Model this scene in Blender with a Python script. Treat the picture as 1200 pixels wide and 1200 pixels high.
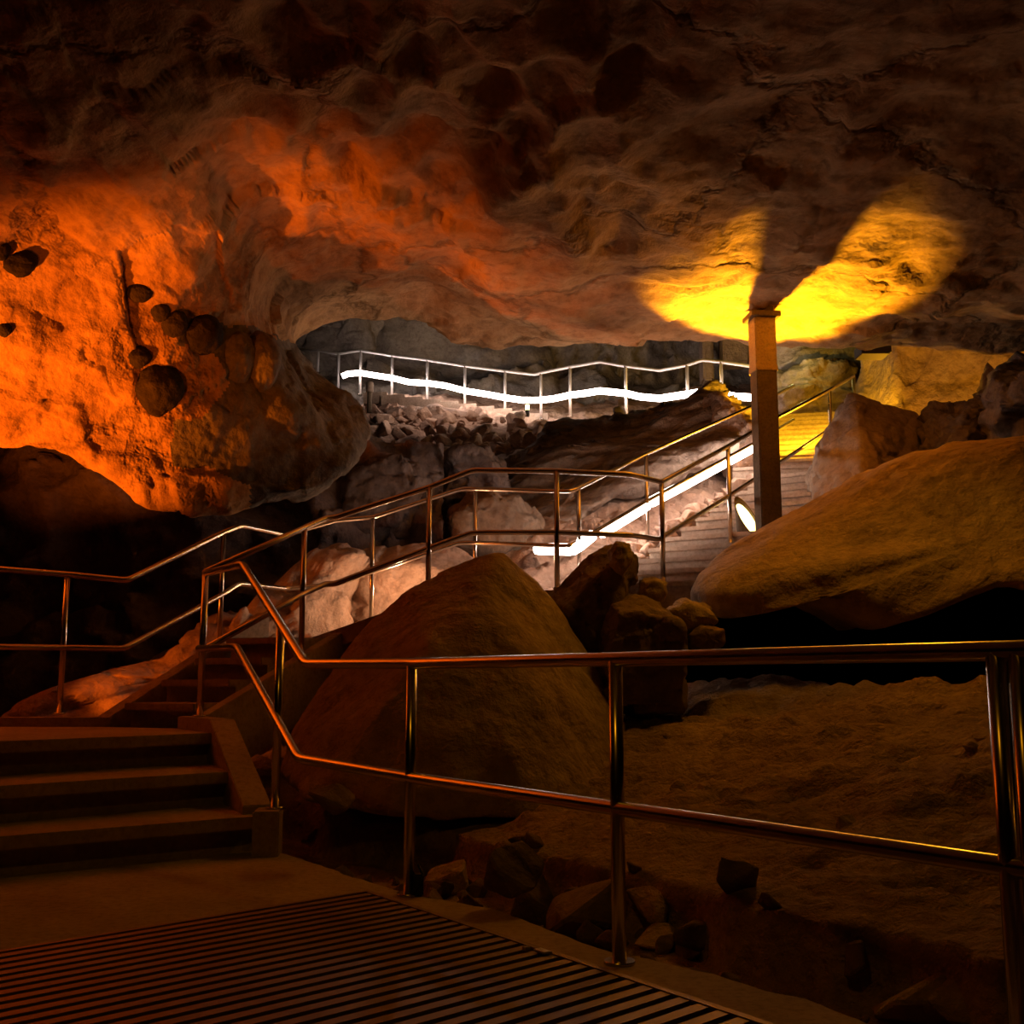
import bpy, bmesh, math, random
import numpy as np
from mathutils import Vector, noise, Matrix
sc = bpy.context.scene
for o in list(bpy.data.objects): bpy.data.objects.remove(o)
random.seed(7)
F = 1300.0; PITCH = math.atan(195/1300.0); CP, SP = math.cos(PITCH), math.sin(PITCH)
# ---------------- camera, world, lights, exposure ----------------
cd = bpy.data.cameras.new('camera'); cam = bpy.data.objects.new('camera', cd); sc.collection.objects.link(cam)
cam.location = (0, 0, 1.0); cam.rotation_euler = (math.pi/2+PITCH, 0, 0)
cd.sensor_width = 36; cd.lens = 36*F/1200; cd.clip_end = 200; sc.camera = cam
w = bpy.data.worlds.new('world'); sc.world = w; w.use_nodes = True
w.node_tree.nodes['Background'].inputs[0].default_value = (1.0, 0.30, 0.06, 1)
w.node_tree.nodes['Background'].inputs[1].default_value = 0.0
sc.view_settings.view_transform = 'Standard'; sc.view_settings.look = 'None'
sc.view_settings.exposure = 0.0; sc.view_settings.gamma = 1.0; sc.view_settings.use_curve_mapping = False
sc.cycles.use_denoising = True
sc.cycles.max_bounces = 6; sc.cycles.diffuse_bounces = 2; sc.cycles.caustics_reflective = False; sc.cycles.sample_clamp_indirect = 3

def ray(px, py):
    x = (px-600)/F; u = -(py-600)/F
    return x, CP-u*SP, SP+u*CP
def P(px, py, d):
    x, y, z = ray(px, py); return Vector((x*d/y, d, 1+z*d/y))
def dz(px, py, z):
    x, y, r = ray(px, py); return (z-1)*y/r
def G(px, py, z=0.0): return P(px, py, dz(px, py, z))

def light(kind, name, loc, energy, col, target=None, size=0.1, spot=60, blend=0.3, sy=None):
    l = bpy.data.lights.new(name, kind); l.energy = energy; l.color = col
    if kind == 'AREA':
        l.size = size
        if sy: l.shape = 'RECTANGLE'; l.size_y = sy
    elif kind == 'SPOT': l.spot_size = math.radians(spot); l.spot_blend = blend; l.shadow_soft_size = size
    else: l.shadow_soft_size = size
    o = bpy.data.objects.new(name, l); sc.collection.objects.link(o); o.location = loc
    if target is not None: o.rotation_euler = (Vector(target)-Vector(loc)).to_track_quat('-Z', 'Y').to_euler()
    return o
# orange flood on the left, below the overhang
light('SPOT', 'orange_flood', (-5.9, 7.0, 0.95), 2300, (1, .18, .006), (-4.8, 8.9, 2.8), .05, 76, .9)
light('SPOT', 'orange_roof_fill', (-3.6, 6.6, 1.2), 290, (1, .17, .005), (-2.35, 8.9, 4.2), .05, 54, 1.0)  # added unseen fill, brings orange onto the roof above the lobe
light('SPOT', 'orange_ridge_fill', (-4.7, 9.1, 1.1), 150, (1, .17, .008), (-2.7, 10.9, 1.2), .05, 46, .6)  # added unseen fill for the red ridge that the shield cuts off
# yellow uplight behind the column
LAMP = P(876, 606, 12.1)
light('SPOT', 'yellow_uplight', LAMP+Vector((.03, -.05, .12)), 2300, (1, .45, .009), LAMP+Vector((.08, -1.2, 2.15)), .035, 66, .5)
# yellow lamps beside the upper steps
light('SPOT', 'yellow_step_lamp', P(1003, 475, 15.2), 800, (1, .52, .015), P(935, 510, 17), .05, 110, .5)
light('POINT', 'yellow_wall_lamp', P(1045, 492, 14.9), 120, (1, .41, .010), None, .05)
light('POINT', 'rubble_fill', P(520, 425, 23.2), 55, (1, .74, .62), None, .1)  # added unseen fill to brighten the rubble
light('POINT', 'yellow_far_lamp', P(800, 425, 22.8), 60, (1, .55, .05), None, .1)
light('POINT', 'green_far_lamp', P(925, 418, 20.3), 16, (.85, .8, .25), None, .1)
# amber fills added for bounce and dim floor light, no fixtures
light('SPOT', 'amber_bounce_fill', (2.4, 8.4, 4.45), 72, (1, .41, .018), (2.6, 6.6, 0), .25, 135, .8)  # stands in for bounce off the yellow roof patch
light('SPOT', 'amber_floor_fill', (-1.0, 1.2, 4.4), 34, (1, .40, .01), (-.9, 4.2, 0.0), .15, 76, .9)  # added fill for the near floor
light('SPOT', 'amber_ceiling_fill', (2.6, 9.4, 3.9), 40, (1, .37, .012), (-.3, 8.9, 4.75), .08, 95, 1.0)  # stands in for the uplight's spill across the roof
light('POINT', 'pale_rock_fill', P(486, 708, 11.9), 30, (1, .56, .30), None, .06)  # added fill without a fixture, brightens the pale boulder behind the railing

# ---------------- helpers ----------------
def link(name, me, mat=None, parent=None, smooth=False):
    o = bpy.data.objects.new(name, me); sc.collection.objects.link(o)
    if mat and not me.materials: me.materials.append(mat)
    if parent: o.parent = parent
    if smooth:
        me.polygons.foreach_set('use_smooth', [True]*len(me.polygons))
    return o
def tag(o, label=None, cat=None, group=None, kind=None):
    if label: o['label'] = label
    if cat: o['category'] = cat
    if group: o['group'] = group
    if kind: o['kind'] = kind
    return o
def empty(name, loc=(0, 0, 0)):
    o = bpy.data.objects.new(name, None); sc.collection.objects.link(o); o.location = loc; o.empty_display_size = .1; return o
def part(name, me, mat, root, smooth=False):
    """mesh in world coordinates, parented to an empty at root.location"""
    me.transform(Matrix.Translation(-root.location)); return link(name, me, mat, root, smooth)

def catmull(ctrl, n, axis):
    ctrl = np.moveaxis(np.asarray(ctrl, float), axis, 0); m = ctrl.shape[0]
    t = np.linspace(0, m-1, n); i = np.clip(t.astype(int), 0, m-2); f = (t-i)[:, None, None]
    g = lambda k: ctrl[np.clip(k, 0, m-1)]
    p0, p1, p2, p3 = g(i-1), g(i), g(i+1), g(i+2)
    out = .5*((2*p1)+(-p0+p2)*f+(2*p0-5*p1+4*p2-p3)*f**2+(-p0+3*p1-3*p2+p3)*f**3)
    return np.moveaxis(out, 0, axis)
def fr(p, s, o=5, H=.9): return noise.fractal(p*s, H, 2.0, o)
def chips(p, s):
    q = noise.voronoi(p*s); c = q[1][0];  # cell centre gives each chip its own tilt
    h = Vector((math.sin(c.x*12.9+c.y*78.2), math.sin(c.y*39.3+c.z*11.1), math.sin(c.z*27.7+c.x*5.3)))
    return (p*s-c).dot(h)
def rough(amp, s, ridge=.3, strata=0, sdir=(0, 0, 1)):
    sd = Vector(sdir).normalized()
    def f(p):
        v = fr(p, s, 6)*amp
        if ridge:
            q = noise.voronoi(p*s*1.7)[0]; v += ridge*amp*(q[1]-q[0])*1.1+ridge*amp*.9*chips(p+Vector((fr(p,1.2,3),fr(p+Vector((5,0,0)),1.2,3),0))*.12, s*1.1)+ridge*amp*.35*chips(p, s*3.1)
        if strata:
            k = p.dot(sd)*strata+fr(p, .8, 3)*.6; k = k-math.floor(k); v += amp*.8*(k**3)
        return v
    return f
def sheet(name, ctrl, nu, nv, disp, mat, smooth=True, extra=None, flip=False):
    """ctrl[rows][cols] of world points -> displaced dense surface"""
    a = catmull(catmull([[tuple(p) for p in r] for r in ctrl], nu, 0), nv, 1)
    du = np.gradient(a, axis=0); dv = np.gradient(a, axis=1); nr = np.cross(du, dv)
    nr /= (np.linalg.norm(nr, axis=2, keepdims=True)+1e-9)
    if flip: nr = -nr
    vs = []
    for i in range(nu):
        for j in range(nv):
            p = Vector(a[i, j]); n = Vector(nr[i, j]); h = disp(p)
            if extra: h += extra(p)
            vs.append(p+n*h)
    fs = []
    for i in range(nu-1):
        for j in range(nv-1):
            q = (i*nv+j, i*nv+j+1, (i+1)*nv+j+1, (i+1)*nv+j)
            fs.append(q if flip else q[::-1])
    me = bpy.data.meshes.new(name); me.from_pydata(vs, [], fs); me.update()
    return link(name, me, mat, None, smooth)

def blob(name, outline, d, thick, mat, amp=.06, s=1.5, ridge=.5, power=.55, shift=(0, 0), seg=110, rings=46, label=None, cat='boulder', strata=0, sdir=(0,0,1), smooth=True, group=None, back=1.0, soft=1):
    """closed boulder: outline at its real depth, swelling to front and back by thick metres"""
    pts = [P(q[0], q[1], q[2] if len(q) > 2 else d) for q in outline]
    # resample closed loop
    L = [0]
    n = len(pts)
    for i in range(n): L.append(L[-1]+(pts[(i+1) % n]-pts[i]).length)
    loop = []
    for k in range(seg):
        t = L[-1]*k/seg; i = max(j for j in range(n) if L[j] <= t+1e-9); f = (t-L[i])/(L[i+1]-L[i]+1e-9)
        loop.append(pts[i].lerp(pts[(i+1) % n], f))
    for _ in range(soft):
        loop = [(loop[k-1]+loop[k]*2+loop[(k+1) % seg])/4 for k in range(seg)]
    c = sum(loop, Vector())/seg
    fn = rough(amp, s, ridge, strata, sdir); vs = []
    for r in range(1, rings):
        a = math.pi*r/rings; sc_ = math.sin(a)**power; y = -math.cos(a)
        off = Vector((shift[0]*max(0, -y), thick*y*(1 if y < 0 else back), shift[1]*max(0, -y)))
        for k in range(seg):
            p = c+(loop[k]-c)*sc_+off
            nn = (loop[k]-c); nn = Vector((nn.x, 0, nn.z)); nn.normalize()
            nn = (nn*math.sin(a)+Vector((0, y, 0))).normalized()
            vs.append(p+nn*fn(p))
    f0 = c+Vector((shift[0], -thick, shift[1])); f0 += Vector((0, -1, 0))*fn(f0)
    vs.append(f0); vs.append(c+Vector((0, thick*back, 0)))
    fs = []
    for r in range(rings-2):
        for k in range(seg):
            a, b = r*seg+k, r*seg+(k+1) % seg; fs.append((a, b, b+seg, a+seg))
    last = (rings-2)*seg; N = len(vs)
    for k in range(seg):
        fs.append((N-2, (k+1) % seg, k)); fs.append((N-1, last+k, last+(k+1) % seg))
    ctr = c.copy()
    vs = [v-ctr for v in vs]
    me = bpy.data.meshes.new(name); me.from_pydata(vs, [], fs)
    bm = bmesh.new(); bm.from_mesh(me); bmesh.ops.recalc_face_normals(bm, faces=bm.faces); bm.to_mesh(me); bm.free()
    o = link(name, me, mat, None, smooth); o.location = ctr
    if label: tag(o, label, cat, group)
    return o

def crag(name, pts, mat, label, d=None, thick=.5, front=None, amp=.04, s=1.6, ridge=.9, it=5, cat='boulder', strata=0, sdir=(0,0,1), fs_=.6, drop=.0, smooth=True, relax=3):
    """angular boulder: hull of real points, finely cut and roughened"""
    A = [P(q[0], q[1], q[2] if len(q) > 2 else d) for q in pts]; c = sum(A, Vector())/len(A)
    H = list(A)
    if front: H += [P(*q) for q in front]
    else: H += [c+(a-c)*fs_+Vector((0, -thick, -drop)) for a in A]
    H += [c+(a-c)*.8+Vector((0, thick, 0)) for a in A]
    bm = bmesh.new()
    for h in H: bm.verts.new(h)
    r = bmesh.ops.convex_hull(bm, input=bm.verts[:])
    bmesh.ops.delete(bm, geom=[g for g in r['geom_interior'] if isinstance(g, bmesh.types.BMVert)], context='VERTS')
    bmesh.ops.triangulate(bm, faces=bm.faces[:])
    ml = max((v.co-c).length for v in bm.verts)
    for _ in range(it):
        lim = max(ml/42, .012); L = [e for e in bm.edges if e.calc_length() > lim*1.6]
        if not L or len(bm.verts) > 30000: break
        bmesh.ops.subdivide_edges(bm, edges=L, cuts=1); bmesh.ops.triangulate(bm, faces=[f for f in bm.faces if len(f.verts) > 3])
    for _ in range(relax): bmesh.ops.smooth_vert(bm, verts=bm.verts[:], factor=.5, use_axis_x=True, use_axis_y=True, use_axis_z=True)
    bmesh.ops.recalc_face_normals(bm, faces=bm.faces); bm.normal_update()
    fn = rough(amp, s, ridge, strata, sdir); cen = sum((v.co for v in bm.verts), Vector())/len(bm.verts)
    mv = [(v, v.co+v.normal*fn(v.co)) for v in bm.verts]
    for v, p in mv: v.co = p-cen
    me = bpy.data.meshes.new(name); bm.to_mesh(me); bm.free()
    o = link(name, me, mat, None, smooth); o.location = cen
    return tag(o, label, cat)

def tube_mesh(name, pts, r, seg=14, cap=True):
    pts = [Vector(p) for p in pts]; vs = []; fs = []
    # round the bends a little
    q = [pts[0]]
    for i in range(1, len(pts)-1):
        a = (pts[i-1]-pts[i]); b = (pts[i+1]-pts[i]); e = min(.05, a.length*.3, b.length*.3)
        A = pts[i]+a.normalized()*e; B = pts[i]+b.normalized()*e
        q += [A, (A+B)/4+pts[i]/2, B]
    q.append(pts[-1]); pts = q
    for i, p in enumerate(pts):
        t = ((pts[min(i+1, len(pts)-1)]-pts[i]).normalized()+(pts[i]-pts[max(i-1, 0)]).normalized()).normalized()
        up = Vector((0, 0, 1)) if abs(t.z) < .95 else Vector((1, 0, 0))
        a = t.cross(up).normalized(); b = a.cross(t)
        for k in range(seg):
            an = 2*math.pi*k/seg; vs.append(p+(a*math.cos(an)+b*math.sin(an))*r)
    for i in range(len(pts)-1):
        for k in range(seg):
            a, b = i*seg+k, i*seg+(k+1) % seg; fs.append((a, b, b+seg, a+seg))
    if cap:
        fs.append(tuple(range(seg))[::-1]); fs.append(tuple((len(pts)-1)*seg+k for k in range(seg)))
    me = bpy.data.meshes.new(name); me.from_pydata(vs, [], fs)
    bm = bmesh.new(); bm.from_mesh(me); bmesh.ops.recalc_face_normals(bm, faces=bm.faces); bm.to_mesh(me); bm.free()
    me.polygons.foreach_set('use_smooth', [len(p.vertices) == 4 for p in me.polygons])
    return me
def prism_mesh(name, poly, z0, z1, bevel=0.0):
    """poly: list of (x,y) ; z1 may be list of heights per vertex"""
    n = len(poly); zt = z1 if isinstance(z1, (list, tuple)) else [z1]*n; zb = z0 if isinstance(z0, (list, tuple)) else [z0]*n
    vs = [(p[0], p[1], zb[i]) for i, p in enumerate(poly)]+[(p[0], p[1], zt[i]) for i, p in enumerate(poly)]
    fs = [tuple(range(n))[::-1], tuple(range(n, 2*n))]+[(i, (i+1) % n, n+(i+1) % n, n+i) for i in range(n)]
    me = bpy.data.meshes.new(name); me.from_pydata(vs, [], fs)
    bm = bmesh.new(); bm.from_mesh(me); bmesh.ops.recalc_face_normals(bm, faces=bm.faces)
    if bevel: bmesh.ops.bevel(bm, geom=bm.edges[:], offset=bevel, segments=2, affect='EDGES')
    bm.to_mesh(me); bm.free(); return me
def merge(name, meshes):
    bm = bmesh.new()
    for m in meshes: bm.from_mesh(m)
    me = bpy.data.meshes.new(name); bm.to_mesh(me); bm.free()
    return me
def obox(c, u, v, hu, hv): # oriented rectangle corners, xy
    c, u, v = Vector(c).to_2d() if len(c) == 3 else Vector(c), Vector(u), Vector(v)
    return [tuple(c+u*a*hu+v*b*hv) for a, b in ((-1, -1), (1, -1), (1, 1), (-1, 1))]

# ---------------- materials ----------------
def new_mat(name):
    m = bpy.data.materials.new(name); m.use_nodes = True; return m, m.node_tree, m.node_tree.nodes['Principled BSDF']
def rock_mat(name, c1, c2, c3, scale=1.0, bump=.5, rgh=.9, strata=0.0, fine=1.0, spec=.15, crack=0):
    m, nt, b = new_mat(name); N = nt.nodes; K = nt.links
    tc = N.new('ShaderNodeTexCoord'); geo = N.new('ShaderNodeNewGeometry')
    def nz(s, det, rg=.6, dist=0):
        n = N.new('ShaderNodeTexNoise'); n.inputs['Scale'].default_value = s*scale; n.inputs['Detail'].default_value = det
        n.inputs['Roughness'].default_value = rg; n.inputs['Distortion'].default_value = dist; K.new(geo.outputs['Position'], n.inputs['Vector']); return n
    a = nz(.7, 8, .65, .2); r = N.new('ShaderNodeValToRGB'); K.new(a.outputs[0], r.inputs[0])
    e = r.color_ramp.elements; e[0].position = .33; e[0].color = (*c1, 1); e[1].position = .66; e[1].color = (*c3, 1)
    x = r.color_ramp.elements.new(.5); x.color = (*c2, 1)
    sp = nz(9, 6, .7); rr = N.new('ShaderNodeValToRGB'); K.new(sp.outputs[0], rr.inputs[0])
    rr.color_ramp.elements[0].position = .3; rr.color_ramp.elements[0].color = (.45, .42, .4, 1); rr.color_ramp.elements[1].position = .55; rr.color_ramp.elements[1].color = (1, 1, 1, 1)
    mx = N.new('ShaderNodeMix'); mx.data_type = 'RGBA'; mx.blend_type = 'MULTIPLY'; mx.inputs[0].default_value = .7
    K.new(r.outputs[0], mx.inputs[6]); K.new(rr.outputs[0], mx.inputs[7]); K.new(mx.outputs[2], b.inputs['Base Color'])
    b.inputs['Roughness'].default_value = rgh; b.inputs['Specular IOR Level'].default_value = spec
    n1 = nz(2.2, 9, .58, 0); n2 = nz(14, 5, .6)
    mu = N.new('ShaderNodeMath'); mu.operation = 'MULTIPLY_ADD'; mu.inputs[1].default_value = .16*fine; K.new(n2.outputs[0], mu.inputs[0]); K.new(n1.outputs[0], mu.inputs[2])
    h = mu.outputs[0]
    if strata:
        wv = N.new('ShaderNodeTexWave'); wv.bands_direction = 'Z'; wv.inputs['Scale'].default_value = strata; wv.inputs['Distortion'].default_value = 6; wv.inputs['Detail'].default_value = 5
        K.new(geo.outputs['Position'], wv.inputs['Vector'])
        m2 = N.new('ShaderNodeMath'); m2.operation = 'MULTIPLY_ADD'; m2.inputs[1].default_value = .35; K.new(wv.outputs[1], m2.inputs[0]); K.new(h, m2.inputs[2]); h = m2.outputs[0]
    if crack:
        vo = N.new('ShaderNodeTexVoronoi'); vo.feature = 'DISTANCE_TO_EDGE'; vo.inputs['Scale'].default_value = crack
        nd = nz(1.6, 5, .6); ad = N.new('ShaderNodeVectorMath'); ad.operation = 'MULTIPLY_ADD'; ad.inputs[1].default_value = (1.1,)*3
        K.new(nd.outputs['Color'], ad.inputs[0]); K.new(geo.outputs['Position'], ad.inputs[2]); K.new(ad.outputs[0], vo.inputs['Vector'])
        mr = N.new('ShaderNodeMapRange'); mr.inputs['From Max'].default_value = .022; K.new(vo.outputs['Distance'], mr.inputs[0])
        m3 = N.new('ShaderNodeMath'); m3.operation = 'MULTIPLY_ADD'; m3.inputs[1].default_value = .22; K.new(mr.outputs[0], m3.inputs[0]); K.new(h, m3.inputs[2]); h = m3.outputs[0]
        mc = N.new('ShaderNodeMix'); mc.data_type = 'RGBA'; mc.blend_type = 'MULTIPLY'; mc.inputs[0].default_value = .4
        K.new(mx.outputs[2], mc.inputs[6]); K.new(mr.outputs[0], mc.inputs[7]); K.new(mc.outputs[2], b.inputs['Base Color'])
    bp = N.new('ShaderNodeBump'); bp.inputs['Strength'].default_value = bump; bp.inputs['Distance'].default_value = .25/scale
    K.new(h, bp.inputs['Height']); K.new(bp.outputs[0], b.inputs['Normal'])
    return m
M_ceil = rock_mat('ceiling_rock', (.26, .15, .075), (.45, .28, .14), (.62, .41, .22), .9, .5, crack=.32)
M_grey = rock_mat('grey_rock', (.20, .17, .15), (.34, .29, .25), (.46, .40, .34), 1.1, .6)
M_sand = rock_mat('sandy_ground', (.30, .20, .13), (.42, .29, .18), (.52, .38, .25), 1.5, .95, fine=2)
M_tan = rock_mat('tan_boulder', (.34, .24, .15), (.44, .32, .20), (.54, .41, .27), .8, .6, fine=1.8)
M_pink = rock_mat('pink_rock', (.36, .22, .16), (.50, .33, .24), (.62, .44, .33), 1.0, .6)
M_strata = rock_mat('layered_rock', (.16, .12, .10), (.34, .25, .19), (.46, .35, .28), 1.0, .8, strata=1.2)
M_dark = rock_mat('dark_rock', (.10, .08, .075), (.17, .13, .12), (.26, .20, .17), 1.2, .6)
M_mid = rock_mat('brown_rock', (.16, .11, .08), (.24, .17, .12), (.34, .25, .18), 1.0, .5)
M_nodule = rock_mat('shaded_nodule_rock', (.018, .016, .014), (.03, .026, .022), (.055, .045, .038), 1.4, .6)  # near-black carries the shade on the nodules' unlit sides
M_lobe = rock_mat('shaded_hanging_rock', (.10, .095, .085), (.17, .155, .14), (.26, .24, .21), 1.2, .6)  # grey puts the lobe's shade from the orange light into the colour
M_step = rock_mat('step_stone', (.38, .29, .22), (.46, .35, .27), (.54, .43, .33), 2.5, .12)
M_conc = rock_mat('concrete', (.36, .28, .20), (.42, .33, .24), (.48, .38, .28), 3.0, .10, fine=2)
def metal_mat(name, col, r):
    m, nt, b = new_mat(name); b.inputs['Base Color'].default_value = (*col, 1); b.inputs['Metallic'].default_value = 1; b.inputs['Roughness'].default_value = r
    n = nt.nodes.new('ShaderNodeTexNoise'); n.inputs['Scale'].default_value = 40; n.inputs['Detail'].default_value = 4
    mr = nt.nodes.new('ShaderNodeMapRange'); mr.inputs['To Min'].default_value = r-.07; mr.inputs['To Max'].default_value = r+.1
    nt.links.new(n.outputs[0], mr.inputs[0]); nt.links.new(mr.outputs[0], b.inputs['Roughness']); return m
M_steel = metal_mat('brushed_steel', (.66, .60, .53), .22)
M_grate = metal_mat('grate_steel', (.30, .22, .14), .55)
M_galv, _nt, _b = new_mat('pale_diffuse_steel'); _b.inputs['Base Color'].default_value = (.75, .70, .66, 1); _b.inputs['Metallic'].default_value = .3; _b.inputs['Roughness'].default_value = .45  # paler diffuse steel so the far posts look lit by the rope light
M_clip = metal_mat('bright_clip', (.8, .78, .7), .3)
M_post = rock_mat('dark_brown_post', (.12, .09, .06), (.16, .12, .08), (.2, .15, .10), 4, .1)  # plain dark brown, used for the lower column shaft and lamp housing
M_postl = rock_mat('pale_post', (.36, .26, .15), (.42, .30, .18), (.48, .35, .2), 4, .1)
m, nt, b = new_mat('black_paint'); b.inputs['Base Color'].default_value = (.012, .011, .01, 1); b.inputs['Roughness'].default_value = .7; M_black = m
def emis(name, col, s):
    m, nt, b = new_mat(name); b.inputs['Base Color'].default_value = (*col, 1); b.inputs['Emission Color'].default_value = (*col, 1); b.inputs['Emission Strength'].default_value = s; return m
M_led = emis('rope_light_near', (1, .80, .70), 18)
M_ledf = emis('rope_light_far', (1, .82, .76), 16)
M_lens = emis('lamp_lens', (1, .80, .30), 6)

# ---------------- CEILING ----------------
LIP = [
 ((-400,570,9.0),(-400,500,8.6),(-400,350,7.6),-9), ((-150,550,9.2),(-150,480,8.8),(-150,330,8.0),-7.5),
 ((0,530,9.4),(0,470,9.0),(0,330,8.2),-6), ((60,524,9.4),(60,465,9.05),(60,330,8.35),-5.3),
 ((115,545,9.4),(110,475,9.15),(110,330,8.5),-4.9), ((165,582,9.5),(150,500,9.25),(150,335,8.65),-4.5),
 ((220,592,9.6),(200,510,9.35),(190,340,8.8),-4.1), ((275,597,9.8),(240,515,9.5),(215,345,8.95),-3.8),
 ((330,590,10),(280,510,9.65),(240,350,9.1),-3.5), ((385,576,10.3),(315,495,9.85),(262,352,9.3),-3.2),
 ((430,540,10.7),(345,480,10.0),(282,354,9.55),-2.9), ((437,505,11),(355,455,10.4),(298,356,9.8),-2.6),
 ((415,470,11.3),(350,435,10.7),(312,356,10.05),-2.4), ((375,435,11.6),(340,412,11.0),(325,352,10.35),-2.2),
 ((343,408,11.9),(338,390,11.3),(338,345,10.5),-2.0), ((370,388,12.1),(360,372,11.5),(360,335,10.5),-1.8),
 ((405,373,12.2),(400,350,11.4),(400,320,10.4),-1.5), ((455,366,12.3),(450,345,11.4),(450,310,10.2),-1.2),
 ((500,380,12.4),(500,350,11.5),(500,310,10.2),-.9), ((545,405,12.5),(545,365,11.6),(545,315,10.2),-.5),
 ((600,414,12.5),0,0,0), ((660,412,12.5),0,0,.5), ((740,404,12.5),0,0,1.1), ((830,398,12.5),0,0,1.9),
 ((900,398,12.5),0,0,2.6), ((1000,402,12.5),0,0,3.4), ((1100,404,12.5),0,0,4.2), ((1200,408,12.4),0,0,5.0),
 ((1400,415,12),0,0,7), ((1700,430,11),0,0,9)]
rows = [[] for _ in range(8)]
for lp, m1, m2, tx in LIP:
    Lp = P(*lp)
    if m1 == 0:
        q1 = G(lp[0], lp[1]-28, 4.78); q2 = G(lp[0], 315, 4.72)
    else: q1, q2 = P(*m1), P(*m2)
    T = Vector((tx, 2.5, 5.0))
    lobe = lp[0] in (330, 385, 430, 437, 415, 375, 343)
    rows[0].append(Lp+(Vector((-2.6, 3, 1.6)) if lobe else Vector((0, 2.2, 3.4)))); rows[1].append(Lp+(Vector((-.9, 1.0, .25)) if lobe else Vector((0, .5, .9)))); rows[2].append(Lp); rows[3].append(q1); rows[4].append(q2)
    rows[5].append(q2.lerp(T, .33)+Vector((0, 0, .12))); rows[6].append(q2.lerp(T, .66)+Vector((0, 0, .12))); rows[7].append(T)
rg = rough(.12, .8, .5)
def ceil_disp(p):
    m = min(1, max(.25, (13.0-p.y)/4))
    v = rg(p)
    # scallops over the middle of the roof
    q = noise.voronoi(Vector((p.x*1.25, p.y*.85, p.z*.9)))[0]; k = max(0, 1-abs(p.x-.1)/2.6)*max(0, 1-abs(p.y-8.6)/2.6)
    v += (.55-q[0])*.55*k
    q = noise.voronoi(Vector((p.x*2.5+fr(p, 1.1, 3)*.5, p.y*1.7, p.z*1.8)))[0]; k2 = max(0, min(1, (9.9-p.y)/1.2))*max(0, min(1, (p.x+2.6)/1.0))*max(0, min(1, (1.9-p.x)/1.0))
    v += (.5-q[0])*.30*k2
    q2 = noise.voronoi(Vector((p.x*.7+3, p.y*.45, p.z*.6)))[0]; v += (q2[1]-q2[0])*.10
    return v
o = sheet('ceiling', rows, 330, 420, ceil_disp, M_ceil, flip=False)
# hanging lobe beside the upper chamber: its shade from the flood painted darker grey
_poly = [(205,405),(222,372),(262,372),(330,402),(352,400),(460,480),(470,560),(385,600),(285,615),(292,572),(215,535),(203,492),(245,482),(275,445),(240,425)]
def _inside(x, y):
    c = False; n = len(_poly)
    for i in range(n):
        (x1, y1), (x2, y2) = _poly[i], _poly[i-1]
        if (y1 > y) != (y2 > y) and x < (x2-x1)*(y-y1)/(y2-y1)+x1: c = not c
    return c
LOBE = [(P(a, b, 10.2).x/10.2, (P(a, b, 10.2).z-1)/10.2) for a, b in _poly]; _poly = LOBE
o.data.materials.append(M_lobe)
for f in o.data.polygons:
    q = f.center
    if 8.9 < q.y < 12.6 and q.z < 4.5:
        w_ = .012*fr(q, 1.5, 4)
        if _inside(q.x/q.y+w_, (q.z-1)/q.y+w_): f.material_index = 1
from mathutils.bvhtree import BVHTree
_bv = BVHTree.FromPolygons([v.co for v in o.data.vertices], [p.vertices for p in o.data.polygons])
def on_roof(px, py):
    h = _bv.ray_cast(Vector((0, 0, 1)), (P(px, py, 10)-Vector((0, 0, 1))).normalized()); return h[0], h[1]
tag(o, kind='structure')

# ---------------- CAVE SHELL ----------------
def pg(pxs, rws): return [[P(px, py, d) for px, (py, d) in zip(pxs, r)] for r in rws]
pxs = [-700, -300, -100, 100, 300, 430, 520]
o = sheet('wall_left', pg(pxs, [[(930, 12)]*7, [(840, 12.5)]*7, [(740, 13)]*7, [(640, 13.4)]*7, [(540, 13.6)]*5+[(560, 13.8), (580, 14)], [(430, 13.6)]*5+[(500, 14), (520, 14)]]), 110, 160, rough(.45, .55, .8), M_dark); tag(o, kind='structure')
pxs = [100, 300, 380, 450, 520, 600, 680, 760, 850, 940, 1040, 1200]
o = sheet('wall_back', pg(pxs, [[(520, 27)]*12, [(470, 29)]*12, [(430, 30.6)]*12, [(390, 30.6)]*12, [(330, 29)]*12, [(200, 27)]*12]), 130, 260, rough(.55, .28, 1.3, .5), M_grey); tag(o, kind='structure')
o = sheet('wall_right', pg([998, 1040, 1090, 1150, 1220, 1350], [[(600, 16.8), (600, 15.6), (600, 15.4), (600, 15), (600, 14.5), (600, 13)], [(500, 18.2), (500, 16.3), (500, 16), (500, 15.6), (500, 15), (500, 13.5)],
    [(440, 19.0), (440, 16.9), (440, 16.6), (440, 16), (440, 15.2), (440, 13.5)], [(380, 19.0), (380, 16.9), (380, 16.6), (380, 16), (380, 15.2), (380, 13.5)]]), 100, 140, rough(.16, .6, .9), M_tan); tag(o, kind='structure')

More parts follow.
